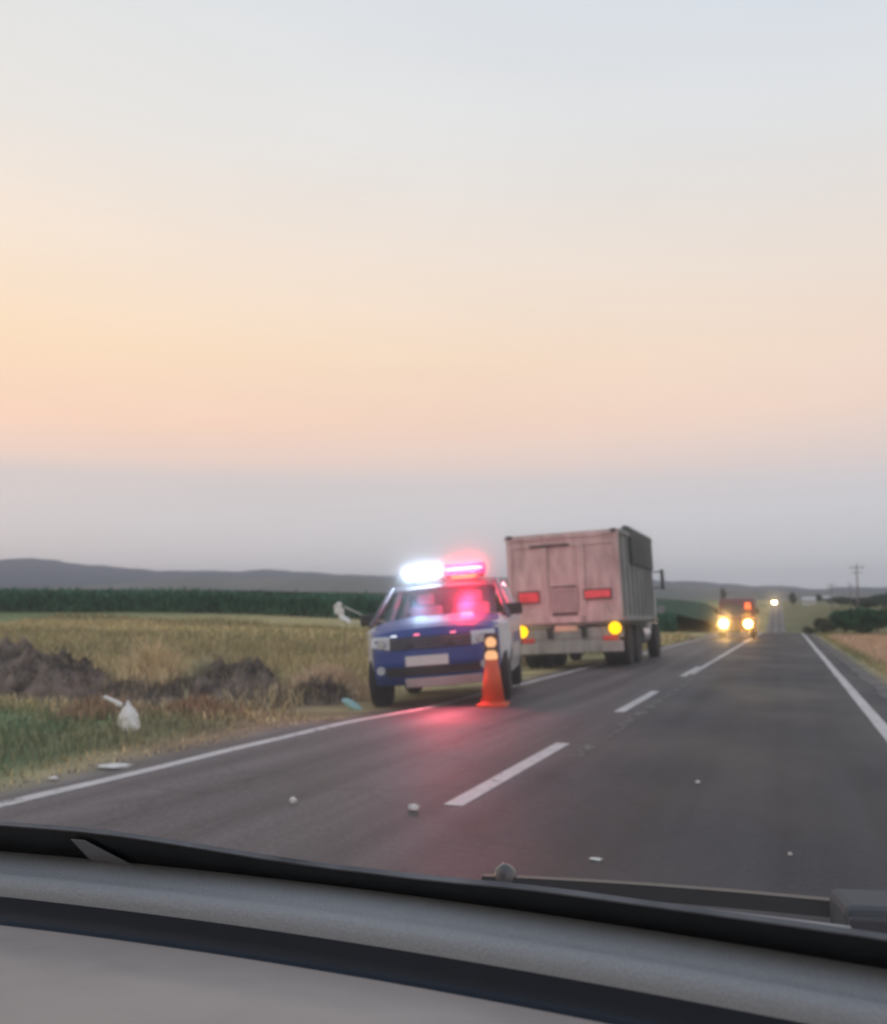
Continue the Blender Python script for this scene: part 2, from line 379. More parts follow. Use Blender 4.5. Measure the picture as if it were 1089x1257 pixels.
def grass_right():
    x, y = scatter(26000, RIGHT + .55, 14, 10, 75, 15, 1.3)
    x = RIGHT + .55 + (x - RIGHT - .55) * (.15 + y / 75)
    c = tint(x, y); h = .10 + .22 * fbm(x * .5, y * .5, 82) * np.clip((x - RIGHT - .4), .2, 1)
    tag(blades('verge_grass', np.stack([x, y, ground_z(x, y) - .02], -1), h, .006 + .0005 * y, c, m_leaf, .7, 2), 'warm straw coloured grass on the bank right of the road', 'grass')
grass_right()

# crop field: tall maize, front edge runs from the road away to the left
def crop():
    rs = np.random.RandomState(9)
    e = np.array([(-11, 86), (-34, 80.5), (-72, 70), (-160, 46)], float)
    def edge_y(x): return np.interp(-x, -e[:, 0], e[:, 1])
    n = 46000
    x = -11 - 125 * rs.uniform(0, 1, n) ** 1.25; d = rs.uniform(0, 1, n) ** 2 * 16
    y = edge_y(x) + d
    z = ground_z(x, y)
    base = np.array([.045, .14, .085]); c = base * (.6 + .8 * fbm(x * .25, d * .6, 91))[:, None]
    lz = rs.uniform(0, 1.75, n)
    hv = .62 + .62 * fbm(x * .18, d * .3 + x * .05, 95) + .25 * (fbm(x * .9, d * .5, 96) - .5)
    P = np.stack([x, y, z + lz * hv], -1)
    h = np.full(n, .75) * (1 + .25 * (fbm(x * .12, y * .12, 92) - .5))
    V = blades('crop_field', P, h, .10, c, m_leaf, 1.3, 4, droop=.3)
    tag(V, 'tall dark green maize crop standing in a band behind the dry field', 'crop')
    # dense canopy beyond the front rows
    xs2 = np.linspace(-900, -12, 120); rows = [14, 20, 30, 45, 70, 110, 170, 260]
    Xc, D = np.meshgrid(xs2, rows)
    Yc = np.where(Xc > -160, edge_y(Xc), 46 + (Xc + 160) * .3) + D
    Zc = ground_z(Xc, Yc) + 2.1 + (fbm(Xc * .6, Yc * .6, 93) - .5) * .5
    tag(grid_mesh('crop_canopy', Xc, Yc, Zc, mat('maize canopy', (.02, .055, .032), rough=.9, scale=.5, col2=(.035, .085, .05), spec=.1)), 'continuous green crop canopy stretching back behind the front rows of maize', 'crop', kind='stuff')
crop()

# shrubs
def shrub(name, x, y, rx, rz, n, col, label, cat='bush', group=None, seed=0, leaf=.09, trunk=True, hollow=.35):
    rs = np.random.RandomState(seed); z = float(ground_z(np.array(x), np.array(y)))
    root = empty(name, (x, y, z)); tag(root, label, cat, group)
    lobes = [(rs.uniform(-.6, .6) * rx, rs.uniform(-.6, .6) * rx, rs.uniform(.35, .75) * rz, rs.uniform(.35, .6)) for _ in range(9)]
    P = []
    for i in range(n):
        lx, ly, lz, lr = lobes[rs.randint(9)]; v = rs.normal(0, 1, 3); v /= np.linalg.norm(v); r = lr * rs.uniform(hollow, 1) ** .5
        P.append((lx + v[0] * r * rx * .8, ly + v[1] * r * rx * .8, max(.02, lz + v[2] * r * rz * .6)))
    P = np.array(P); c = np.tile(np.array(col), (n, 1)) * (.6 + .8 * vnoise(P[:, 0] * 3, P[:, 2] * 3, seed))[:, None]
    blades('foliage', P, leaf * 1.6, leaf * .5, c, m_leaf, 1.6, seed, kind=None, parent=root, droop=.8)
    if trunk:
        m = MB()
        for k in range(6):
            a = rs.uniform(0, 6.28); m.cyl((0, 0, -.05), (math.cos(a) * rx * .4, math.sin(a) * rx * .4, rz * .55), .025, .01, 7)
        m.build('branches', m_twig, root)
    return root
m_twig = mat('dry brown twigs', (.11, .085, .07), rough=.9, var=.3, scale=12)
gG = 'green bushes beyond the right verge'
for i, (x, y, rx, rz, lab) in enumerate([
        (5.6, 72, 1.6, 1.9, 'large dark green bush at the right edge of the picture behind the straw bank'),
        (3.9, 76, 1.1, 1.7, 'dark green bush just left of the large one at the right picture edge'),
        (3.6, 105, 1.5, 1.9, 'small dull green bush between the road and the dark bushes'),
        (7.9, 120, 2.0, 2.3, 'hazy grey green bush rising behind the large dark bush'),
        (1.9, 92, .8, .7, 'low olive shrub close to the far end of the right edge line'),
        (2.9, 86, .9, .8, 'low olive shrub second from the road on the right verge')]):
    shrub('bush', x, y, rx, rz, 2600 if i < 4 else 900, (.04, .11, .06) if i in (0, 1) else (.08, .09, .05), lab, group=gG, seed=100 + i, leaf=.16)

# dark dead brush heaps on the left verge
gB = 'dark heaps of dead brush and clods on the left verge'
def heap(x, y, rx, ry, hz, label, seed, col=(.055, .045, .045)):
    rs = np.random.RandomState(seed); z = float(ground_z(np.array(x), np.array(y)))
    root = empty('brush_heap', (x, y, z - .03)); tag(root, label, 'brush heap', gB)
    n = 46; a, b_ = np.meshgrid(np.linspace(-1, 1, n), np.linspace(-1, 1, n))
    r = np.hypot(a, b_); hh = np.maximum(0, 1 - r ** 2) ** .6 * (.05 + 1.35 * fbm(a * 4 + seed, b_ * 4, seed)) * hz * .86
    hh += (fbm(a * 9, b_ * 9, seed + 5) - .5) * .34 * hz * (r < .95)
    o = grid_mesh('clods', a * rx, b_ * ry, np.where(r < 1, hh, -.15), m_clod); o.parent = root
    k = 1100; px = rs.uniform(-.85, .85, k); py = rs.uniform(-.85, .85, k); pr = np.hypot(px, py); ok = pr < .92; px = px[ok]; py = py[ok]
    pz = np.maximum(0, 1 - np.hypot(px, py) ** 2) ** .6 * (.05 + 1.35 * fbm(px * 4 + seed, py * 4, seed)) * hz * .86
    cc = np.tile(np.array(col), (len(px), 1)) * rs.uniform(.3, 3.2, (len(px), 1)); st_ = rs.uniform(0, 1, len(px)) < .3; cc[st_] = np.array([.45, .37, .22]) * rs.uniform(.6, 1.1, (st_.sum(), 1))
    blades('dead_stems', np.stack([px * rx, py * ry, pz - .03], -1), .16, .008, cc, m_leaf, 1.8, seed, kind=None, parent=root)
m_clod = mat('dark earth and dead brush', (.008, .008, .011), rough=1, scale=2.6, col2=(.30, .24, .20), bump=.8, spec=.1)
heap(-13.6, 13.6, 1.7, 1.0, 1.0, 'tall dark brush heap cut by the left picture edge', 1)
heap(-11.7, 12.9, 1.0, .8, .80, 'dark brush heap behind and left of the white plastic bag', 2)
heap(-10.1, 12.9, .7, .5, .30, 'low brown heap between the white bag and the pale straw tuft', 3, (.09, .075, .065))
heap(-8.8, 13.9, .95, .7, .75, 'small dark heap midway between the white bag and the police car', 4)
heap(-9.75, 13.6, .5, .45, .36, 'low greyish heap just left of the small dark midway heap', 6, (.08, .075, .065))
heap(-6.85, 13.2, .5, .45, .42, 'small brown heap beside the front wheel of the police car', 5)
gT = 'pale tufts of tall dry straw'
def tuft(x, y, r, h, n, label, seed, col=(.42, .34, .2)):
    rs = np.random.RandomState(seed); z = gz(x, y) if 'gz' in globals() else float(ground_z(np.array(x), np.array(y)))
    q = rs.normal(0, .45, (n, 2)) * r; P = np.concatenate([q, np.full((n, 1), -.02)], 1)
    o = blades('straw_tuft', P, h * (1 - .5 * np.clip(np.hypot(q[:, 0], q[:, 1]) / r, 0, 1)), .016, np.tile(np.array(col) * 1.7, (n, 1)), m_leaf, .5, seed, kind=None)
    o.location = (x, y, z); tag(o, label, 'grass tuft', gT)
tuft(-10.3, 13.6, .6, .95, 1100, 'tallest pale straw tuft above the white plastic bag', 201)
tuft(-9.35, 13.9, .5, .7, 800, 'greenish pale tuft left of the small dark midway heap', 202, (.30, .29, .19))
tuft(-7.3, 14.2, .75, .6, 1200, 'wide low straw tuft just left of the police car', 203, (.42, .32, .22))
tuft(-6.9, 10.0, .5, .3, 500, 'short rust coloured tuft beside the left edge line', 204, (.22, .14, .085))
tuft(-7.7, 9.2, .6, .32, 500, 'low rusty tuft right of the white plastic bag', 205, (.22, .15, .09))

# ------------------------------------------------------------------ litter
m_white = mat('white plastic film', (.88, .88, .86), rough=.45, var=.06, scale=8)
m_paper = mat('dirty white paper', (.8, .78, .76), rough=.8, var=.15, scale=20)
m_teal = mat('pale teal plastic', (.35, .62, .64), rough=.4, var=.15, scale=9)
def crumple(name, loc, r, sc_, label, cat, m, seed, rot=(0, 0, 0), amp=.6, prof=None, group=None, bend=None):
    rs = np.random.RandomState(seed); bm = bmesh.new(); bmesh.ops.create_icosphere(bm, subdivisions=4, radius=1)
    for v in bm.verts:
        c = v.co; k = 1 + amp * (float(fbm(np.array(c.x * 2.2 + seed), np.array(c.y * 2.2 + c.z * 3.1), seed, 4)) - .5) * 2
        f = prof(c.z) if prof else 1
        v.co = Vector((c.x * k * f * sc_[0] + (bend(c.z) if bend else 0), c.y * k * f * sc_[1], c.z * sc_[2])) * r
    zmin = min(v.co.z for v in bm.verts)
    for v in bm.verts: v.co.z -= zmin
    me = bpy.data.meshes.new(name); bm.to_mesh(me); bm.free()
    o = link_mesh(name, me, m, None, True); o.location = loc; o.rotation_euler = rot
    return tag(o, label, cat, group)
def gz(x, y): return float(ground_z(np.array(float(x)), np.array(float(y))))
def rz(x, y): return float(H(np.array(float(x)), np.array(float(y))))
crumple('plastic_bag', (-6.30, 7.98, gz(-6.3, 7.98)), .17, (.75, .55, 1.0), 'white plastic bag standing upright in the green verge grass', 'plastic bag', m_white, 3,
        prof=lambda z: .28 + .72 * max(0, min(1, (0.75 - z) / 1.25)) ** .8, rot=(0, R(-8), 0))
# paper strip caught on a dead stem above the bag
def stemthing(name, base, tip, label, cat, r=.006, m=None):
    b0 = Vector(base); v = Vector(tip) - b0
    mm = MB(); mm.cyl((0, 0, 0), v * .55 + Vector((0, 0, .02)), r, r * .8, 8); mm.cyl(v * .55 + Vector((0, 0, .02)), v, r * .8, r * .4, 8)
    o = mm.build(name, m or m_twig); o.location = b0; return tag(o, label, cat)
stemthing('dead_stem', (-6.42, 8.02, gz(-6.42, 8.02)), (-6.47, 8.0, .12), 'thin dead stem holding a white paper strip above the plastic bag', 'plant stem')
mm = MB(); mm.box((0, 0, 0), (.20, .05, .028)); mm.box((.07, .01, -.012), (.07, .05, .04))
o = mm.build('paper_strip', m_white, bevel=.006); o.location = (-6.55, 8.0, .135); o.rotation_euler = (0, R(22), R(15)); tag(o, 'slim white paper strip caught on a stem above the plastic bag', 'litter')
crumple('plastic_sheet', (-5.12, 6.30, gz(-5.12, 6.3)), .12, (1.1, .5, .16), 'flat white plastic scrap in the grass beside the left edge line', 'litter', m_white, 5, rot=(0, 0, R(25)))
crumple('paper_scrap', (-5.2, 5.72, gz(-5.2, 5.72)), .035, (1, .7, .4), 'tiny white scrap near the lower left end of the edge line', 'litter', m_paper, 6)
crumple('plastic_cup', (-2.98, 5.37, rz(-2.98, 5.37)), .024, (.8, .8, .9), 'small bright white crumpled cup on the asphalt left of the first dash', 'litter', m_white, 7)
crumple('crumpled_paper', (-2.2, 5.47, rz(-2.2, 5.47)), .036, (1, .8, .55), 'pale crumpled paper on the asphalt just below the near centre dash', 'litter', m_paper, 8)
crumple('paper_scrap', (-.93, 4.72, rz(-.93, 4.72)), .028, (1.2, .6, .2), 'flat white scrap on the asphalt just above the wiper blade', 'litter', m_white, 9)
crumple('stone', (-.65, 7.1, rz(-.65, 7.1)), .017, (1, 1, .7), 'small pale stone in the middle of the right lane', 'stone', m_paper, 10)
crumple('stone', (-.03, 5.18, rz(-.03, 5.18)), .011, (1, .8, .7), 'tiny pale stone near the lower right of the lane', 'stone', m_paper, 12)
crumple('plastic_bottle', (-5.92, 12.3, gz(-5.92, 12.3) + .01), .13, (1.3, .5, .45), 'pale teal plastic bottle on the verge beside the police car wheel', 'litter', m_teal, 13, rot=(0, R(28), R(10)), amp=.2)
crumple('paper_scrap', (-4.95, 7.4, gz(-4.95, 7.4)), .03, (1.4, .7, .3), 'small pale scrap at the outer side of the edge line', 'litter', m_paper, 14)
# bag snagged on leaning stem in the field
bx, by = -10.1, 20.6
bz = gz(bx, by)
root = stemthing('leaning_stem', (bx, by, bz), (bx + .05, by, .80), 'tall dead stem in the field with a white bag snagged on its top', 'plant stem', .012)
crumple('snagged_bag', (bx - .02, by - .02, .50), .26, (.58, .45, 1.1), 'ragged white plastic bag snagged high on a dead stem in the field', 'plastic bag', m_white, 17, rot=(0, R(-18), 0), amp=.8, prof=lambda z: .45 + .6 * abs(z) + .15 * math.sin(9 * z), bend=lambda z: .45 * z * z - .25 * z)
mm = MB(); mm.cyl((bx, by, .95), (bx + .80, by - .05, .63), .014, .006, 8); mm.cyl((bx + .1, by, .62), (bx + .95, by, .5), .008, .005, 8)
o = mm.build('white_twine', m_white); tag(o, 'thin white twine trailing to the right from the bag snagged in the field', 'litter')

# ------------------------------------------------------------------ vehicle materials
m_tyre = mat('tyre rubber', (.018, .018, .02), rough=.8, var=.2, scale=15)
m_rim = mat('steel rim', (.35, .35, .36), rough=.4, metal=.8, var=.1)
m_black = mat('black plastic', (.02, .02, .022), rough=.5, var=.2, scale=9)
m_chrome = mat('bright metal', (.6, .6, .62), rough=.25, metal=.9, var=.08)
m_blue = mat('dark blue paint', (.020, .055, .26), rough=.42, var=.12, scale=3, coat=.12, spec=.35)
m_silver = mat('off white paint', (.62, .62, .64), rough=.35, var=.07, scale=3, coat=.4)
m_plate = mat('white number plate', (.7, .7, .7), rough=.5, var=.03)
m_skid = mat('silver skid plate', (.5, .5, .52), rough=.45, var=.1)
def emis(name, col, s):
    m = bpy.data.materials.new(name); m.use_nodes = True; t = m.node_tree; t.nodes.clear()
    e = t.nodes.new('ShaderNodeEmission'); e.inputs[0].default_value = (*col, 1); e.inputs[1].default_value = s
    o = t.nodes.new('ShaderNodeOutputMaterial'); t.links.new(e.outputs[0], o.inputs[0]); return m
def glassm(name, tintc, gl=.12, rough=.03):
    m = bpy.data.materials.new(name); m.use_nodes = True; t = m.node_tree; t.nodes.clear()
    tr = t.nodes.new('ShaderNodeBsdfTransparent'); tr.inputs[0].default_value = (*tintc, 1)
    g = t.nodes.new('ShaderNodeBsdfGlossy'); g.inputs['Roughness'].default_value = rough
    mx = t.nodes.new('ShaderNodeMixShader'); o = t.nodes.new('ShaderNodeOutputMaterial')
    mx.inputs[0].default_value = .07; t.links.new(tr.outputs[0], mx.inputs[1]); t.links.new(g.outputs[0], mx.inputs[2]); t.links.new(mx.outputs[0], o.inputs[0]); return m
m_carglass = glassm('tinted car glass', (.8, .84, .86))
m_lens = mat('clear lamp glass', (.55, .6, .65), rough=.12, var=.1, scale=20, coat=1)

def wheel(parent, x, y, r, wd, side, dual=False):
    p = MB(); 
    prof = [(r * .55, -wd / 2), (r * .93, -wd / 2), (r, -wd * .36), (r, wd * .36), (r * .93, wd / 2), (r * .55, wd / 2)]
    p.lathe(prof, 32)
    for k in range(36):
        a = 2 * math.pi * k / 36; p.box((math.cos(a) * r * .995, math.sin(a) * r * .995, 0), (.03, .02, wd * .7), Matrix.Rotation(a, 3, 'Z'))
    o = p.build('wheel', m_tyre, parent); o.location = (x, y, r); o.rotation_euler = (0, R(90), 0)
    q = MB(); q.lathe([(r * .6, -wd * .30), (r * .62, wd * .44 * 1), (r * .5, wd * .30), (r * .2, wd * .34), (r * .12, wd * .42), (.01, wd * .42)], 28)
    for k in range(5):
        a = 2 * math.pi * k / 5; q.cyl((math.cos(a) * r * .15, math.sin(a) * r * .15, wd * .36), (math.cos(a) * r * .56, math.sin(a) * r * .56, wd * .38), r * .07, r * .06, 8)
    c = q.build('rim', m_rim, o)
    if side < 0: c.rotation_euler = (R(180), 0, 0)
    return o

# ------------------------------------------------------------------ police car
def police_car():
    x0, y0 = -4.60, 12.2
    z0 = rz(x0, y0 + 1.5)
    root = empty('police_car', (x0, y0, rz(x0, y0) - .02), (R(-1.16), R(-4.8), R(12.5)))
    tag(root, 'blue and white police SUV facing the camera with red and white roof lights flashing', 'police car')
    root.scale = (1.11, 1.05, 1.10)
    HW = .96
    def hw(y, z):                 # half width by station
        w_ = HW
        w_ *= 1 - .23 * float(1 - sstep(0, .75, y)) ** 1.4 - .10 * float(sstep(3.7, 4.3, y))
        w_ *= 1 - .05 * float(1 - sstep(.25, .6, z))
        if z > 1.05: w_ *= 1 - .26 * ((z - 1.05) / .62) ** 1.1
        return w_
    def nose(x, y):               # plan curvature of the front
        return y + .36 * (abs(x) / HW) ** 2.5 * float(1 - sstep(.1, 1.3, y))
    def shape(o_bm):
        for v in o_bm.verts:
            s_ = v.co.x / HW; y = v.co.y; z = v.co.z
            v.co.x = s_ * hw(y, z); v.co.y = nose(v.co.x, y)
    def arch(cy, r, n=9): return [(cy + r * math.cos(a), .34 + r * math.sin(a)) for a in np.linspace(math.pi, 0, n)]
    lower = [(.14, .30), (.03, .40), (0, .58), (.02, .74), (.07, .87), (.16, .96), (.34, 1.02), (.7, 1.075), (1.18, 1.12), (4.20, 1.14), (4.30, .95), (4.32, .5), (4.22, .33)]
    lower += [(3.5 + .40 * math.cos(a), .33 + .40 * math.sin(a)) for a in np.linspace(0, math.pi, 10)]
    lower += [(.86 + .40 * math.cos(a), .33 + .40 * math.sin(a)) for a in np.linspace(0, math.pi, 10)]
    p = MB(); p.prism_x(lower, -HW, HW)
    bm = p.bm
    for xx in (-.84, -.7, -.5, -.25, 0, .25, .5, .7, .84): bmesh.ops.bisect_plane(bm, geom=bm.verts[:] + bm.edges[:] + bm.faces[:], plane_co=(xx, 0, 0), plane_no=(1, 0, 0))
    for yy in (.15, .3, .45, .7, 1.3, 2, 2.6, 3.2, 3.8, 4.1): bmesh.ops.bisect_plane(bm, geom=bm.verts[:] + bm.edges[:] + bm.faces[:], plane_co=(0, yy, 0), plane_no=(0, 1, 0))
    for zz in (.5, .7, .85, .96, 1.05): bmesh.ops.bisect_plane(bm, geom=bm.verts[:] + bm.edges[:] + bm.faces[:], plane_co=(0, 0, zz), plane_no=(0, 0, 1))
    shape(bm)
    for f in bm.faces:
        c = f.calc_center_median()
        if (c.y < .55 and c.z < .97) or (c.y < 1.25 and abs(c.x) < .80 and c.z > .9): f.material_index = 0
        elif c.y > 1.2 and .62 < c.z < .86: f.material_index = 0
        else: f.material_index = 1
    for v in bm.verts:          # crowned bonnet, softer shoulders
        if v.co.z > .93 and v.co.y < 1.3:
            q = abs(v.co.x) / HW; v.co.z += .05 * (1 - q * q) - .07 * q ** 5
    p.build('body', [m_blue, m_silver], root, bevel=.035, seg=3)
    m_pil = mat('grey pillar paint', (.13, .13, .16), rough=.4, var=.1)
    green = [(1.10, 1.10), (1.86, 1.60), (2.15, 1.66), (3.5, 1.64), (3.85, 1.56), (4.2, 1.12)]
    # pillars and roof as a frame: roof panel, A, B, C pillars
    r = MB(); r.prism_x([(1.80, 1.575), (1.90, 1.62), (2.15, 1.67), (3.5, 1.65), (3.88, 1.57), (3.85, 1.53), (2.1, 1.60)], -HW, HW)
    for xx in (-.84, -.5, 0, .5, .84): bmesh.ops.bisect_plane(r.bm, geom=r.bm.verts[:] + r.bm.edges[:] + r.bm.faces[:], plane_co=(xx, 0, 0), plane_no=(1, 0, 0))
    for v in r.bm.verts:
        s_ = v.co.x / HW; v.co.x = s_ * (hw(v.co.y, v.co.z) + .01); v.co.z -= .04 * abs(s_) ** 3
    r.build('roof', m_pil, root, bevel=.015)
    for s_ in (-1, 1):
        def pt(y, z): return Vector((s_ * hw(y, z), y, z))
        for (ya, za, yb, zb, rr) in ((1.12, 1.08, 1.86, 1.60, .034), (2.55, 1.1, 2.6, 1.63, .04), (3.6, 1.1, 3.6, 1.62, .05), (4.2, 1.12, 3.86, 1.56, .05)):
            a = MB(); a.cyl(pt(ya, za), pt(yb, zb), rr, rr * .9, 10); a.build('pillar', m_pil if ya < 1.2 else m_silver, root, True)
        for (ya, yb) in ((1.24, 2.55), (2.62, 3.56), (3.64, 4.1)):
            yt0 = 1.98 if ya < 1.3 else ya; yt1 = min(yb, 3.84)
            q = [pt(ya, 1.12), pt(yb, 1.12), pt(yt1, 1.58), pt(yt0, 1.58)]
            g = MB(); g.prism(q, (-s_ * .006, 0, 0)); g.build('side_window', m_carglass, root)
    g = MB(); g.prism([(-.80, 1.16, 1.11), (.80, 1.16, 1.11), (.67, 1.86, 1.58), (-.67, 1.86, 1.58)], (0, .004, -.006)); g.build('windscreen', m_carglass, root)
    # cabin: grey seats and trim seen through the glass
    m_seat = mat('grey seat fabric', (.30, .30, .32), rough=.9)
    c = MB()
    for sx in (-.36, .36):
        c.box((sx, 2.35, .95), (.5, .14, .75), Matrix.Rotation(R(-10), 3, 'X')); c.box((sx, 2.42, 1.42), (.26, .1, .18)); c.box((sx, 2.05, .72), (.5, .5, .12))
    c.build('seat', m_seat, root, bevel=.04)
    c = MB(); c.box((0, 1.5, 1.02), (1.42, .55, .14)); c.build('dashboard', m_black, root, bevel=.04)
    c = MB(); c.box((0, 3.3, 1.28), (1.25, .05, .55)); c.build('cargo_screen', m_seat, root)
    c = MB(); c.box((0, 1.25, 1.115), (1.45, .14, .03)); c.build('cowl', m_black, root, bevel=.01)
    m_gw = emis('small white grille light', (.85, .9, 1), 1.5); m_gr = emis('small red grille light', (1, .2, .3), 2.0)
    # front: grille, headlights, bumper intake, skid plate, plate
    gr = MB(); 
    def fx(x): return nose(x, 0) 
    for zz in (.775, .82, .865): 
        for (xa, xb) in ((-.5, 0), (0, .5)):
            ya, yb = fx(xa) - .01, fx(xb) - .01; gr.prism([(xa, ya, zz - .014), (xb, yb, zz - .014), (xb, yb, zz + .014), (xa, ya, zz + .014)], (0, .05, 0))
    gr.build('grille', mat('dull grille bars', (.12, .12, .14), rough=.35, metal=.6), root, bevel=.004)
    gb = MB()
    for (xa, xb) in ((-.52, -.26), (-.26, .0), (0, .26), (.26, .52)): gb.prism([(xa, fx(xa) + .004, .75), (xb, fx(xb) + .004, .75), (xb, fx(xb) + .02, .90), (xa, fx(xa) + .02, .90)], (0, .06, 0))
    gb.build('grille_backing', m_black, root)
    for s_ in (-1, 1):
        h = MB(); xa, xb = s_ * .50, s_ * .80
        h.prism([(xa, fx(xa) + .0, .74), (xb, fx(xb) + .02, .79), (xb * 1.0, fx(xb) + .10, .93), (xa, fx(xa) + .045, .92)], (0, .09, 0)); 
        hl = h.build('headlight', m_lens, root, bevel=.02)
        b_ = MB(); b_.cyl((s_ * .64, fx(.64) - .012, .83), (s_ * .64, fx(.64) + .05, .83), .055, .055, 20); b_.build('reflector', m_chrome, hl)
        f = MB(); f.cyl((s_ * .66, fx(.66) - .015, .50), (s_ * .66, fx(.66) + .06, .50), .055, .055, 18); f.build('fog_lamp', m_lens, root)
    b_ = MB(); 
    for (xa, xb) in ((-.6, -.3), (-.3, 0), (0, .3), (.3, .6)): b_.prism([(xa, fx(xa) + .0, .42), (xb, fx(xb) + .0, .42), (xb, fx(xb) - .008, .53), (xa, fx(xa) - .008, .53)], (0, .06, 0))
    b_.build('air_intake', m_black, root)
    b_ = MB()
    for (xa, xb) in ((-.34, 0), (0, .3), (.3, .62)): b_.prism([(xa, fx(xa) + .03, .27), (xb, fx(xb) + .03, .27), (xb, fx(xb) - .03, .385), (xa, fx(xa) - .03, .385)], (0, .10, 0))
    b_.build('skid_plate', m_skid, root, bevel=.012)
    b_ = MB(); b_.box((-.04, -.035, .60), (.54, .02, .125)); pl = b_.build('number_plate', m_plate, root, bevel=.006)
    for xx, mm_ in ((-.46, 0), (-.16, 1), (.30, 1)):
        q = MB(); q.box((xx, fx(xx) + .045, .925), (.07, .03, .022)); q.build('grille_lamp', (m_gw, m_gr)[mm_], root, bevel=.006)
    # mirrors
    for s_ in (-1, 1):
        b_ = MB(); b_.box((s_ * 1.02, 1.32, 1.17), (.22, .12, .16)); b_.box((s_ * .90, 1.35, 1.11), (.14, .05, .05)); b_.build('door_mirror', m_black, root, bevel=.03)
        d = MB(); d.box((s_ * .893, 2.05, .36), (.03, 1.9, .10)); d.build('sill_trim', m_black, root, bevel=.01)
        hd = MB(); hd.box((s_ * .90, 2.3, .98), (.03, .18, .03)); hd.build('door_handle', m_black, root, bevel=.008)
    for yy in (.86, 3.5):
        for s_ in (-1, 1): wheel(root, s_ * .80, yy, .345, .23, s_)
    # roof light bar
    bar = MB(); bar.box((0, 2.12, 1.715), (1.16, .30, .05)); bar.cyl((-.45, 2.12, 1.64), (-.45, 2.12, 1.70), .03); bar.cyl((.45, 2.12, 1.64), (.45, 2.12, 1.70), .03)
    lb = bar.build('light_bar', m_black, root, bevel=.015)
    m_wl = emis('white strobe light', (.62, .78, 1.0), 60); m_rl = emis('red strobe core', (1.0, .10, .14), 12); m_rd = emis('red lamp dome glow', (1.0, .006, .035), 10)
    m_amb = emis('amber strip light', (1.0, .22, .03), 2.6)
    q = MB(); q.box((-.33, 2.10, 1.80), (.52, .24, .13)); q.build('white_lamp', m_wl, lb, bevel=.05, seg=3)
    q = MB(); q.box((.31, 2.05, 1.822), (.50, .17, .034)); q.build('red_lamp', m_rl, lb, bevel=.012, seg=3)
    q = MB(); q.box((.31, 2.115, 1.772), (.58, .28, .055)); q.box((.31, 2.115, 1.868), (.56, .26, .045)); q.box((.592, 2.115, 1.82), (.016, .27, .10)); q.build('red_dome', m_rd, lb, bevel=.008)
    q = MB(); q.box((.30, 1.955, 1.70), (.36, .012, .035)); q.build('amber_strip', m_amb, lb, bevel=.005)
    # lamps standing on the dashboard behind the windscreen
    q = MB(); q.box((-.19, 1.30, 1.150), (.36, .05, .028)); q.build('dash_white_lamp', m_wl, root, bevel=.02)
    q = MB(); q.box((.33, 1.30, 1.16), (.24, .05, .03)); q.box((.10, 1.30, 1.15), (.07, .05, .03)); q.build('dash_red_lamp', emis('red dash strobe', (1, .14, .08), 9), root, bevel=.012)
    for nm, loc, rot, colr, pw, sz in (('strobe_beam_front', (.31, 1.955, 1.822), (66, 0, 180), (1, .05, .09), 13, .44), ('strobe_beam_rear', (.31, 2.30, 1.80), (85, 0, -9), (1, .30, .35), 33, .4)):
        ld = bpy.data.lights.new(nm, 'AREA'); ld.shape = 'RECTANGLE'; ld.size = sz; ld.size_y = .028; ld.energy = pw; ld.color = colr; ld.spread = R(120 if 'front' in nm else 56)
        lo = bpy.data.objects.new(nm, ld); COL.objects.link(lo); lo.parent = root; lo.location = loc; lo.rotation_euler = tuple(R(a_) for a_ in rot)
    ld = bpy.data.lights.new('red_road_sheen_spot', 'SPOT'); ld.energy = 270; ld.color = (1, .14, .20); ld.spot_size = R(97); ld.spot_blend = 1; ld.shadow_soft_size = 0  # unseen spot added to throw a red sheen on the road
    lo = bpy.data.objects.new('red_road_sheen_spot', ld); COL.objects.link(lo); lo.parent = root; lo.location = (.22, -.10, .93); lo.rotation_euler = (R(38), 0, R(180))
    # light of the red lamps inside the cabin and off the roof bar
    for nm, loc, colr, pw, rad in (('red_dash_light', (.33, 1.72, 1.30), (1, .02, .07), 110, .1), ('blue_dash_light', (-.36, 1.72, 1.28), (.30, .6, 1), 7, .1)):
        ld = bpy.data.lights.new(nm, 'POINT'); ld.energy = pw; ld.color = colr; ld.shadow_soft_size = rad
        lo = bpy.data.objects.new(nm, ld); COL.objects.link(lo); lo.parent = root; lo.location = loc
    return root
police_car()

# ------------------------------------------------------------------ traffic cone
def cone():
    x, y = -3.74, 12.15
    root = empty('traffic_cone', (x, y, rz(x, y) + .002), (0, R(-2), R(10)))
    tag(root, 'tall slim orange traffic cone with two glowing warning lamps in front of the police car', 'traffic cone')
    m_or = mat('orange cone plastic', (.72, .09, .025), rough=.5, var=.08, scale=6)
    p = MB(); p.box((0, 0, .02), (.40, .40, .04)); p.lathe([(.17, .04), (.165, .06), (.145, .075)], 24); p.build('base', m_or, root, bevel=.01)
    p = MB(); p.lathe([(.158, .07), (.085, .62)], 28); p.build('cone_body', m_or, root, True)
    p = MB(); p.lathe([(.034, .58), (.034, .90)], 16); p.build('post', m_black, root, True)
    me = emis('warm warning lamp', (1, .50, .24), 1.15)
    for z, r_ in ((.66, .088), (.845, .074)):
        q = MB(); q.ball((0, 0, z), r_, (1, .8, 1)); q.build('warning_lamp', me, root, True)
    p = MB(); p.box((0, .03, .75), (.19, .03, .44)); p.build('lamp_housing', m_black, root, bevel=.02)
    p = MB(); p.ball((0, 0, 1.0), .001); p.bm.free()
cone()

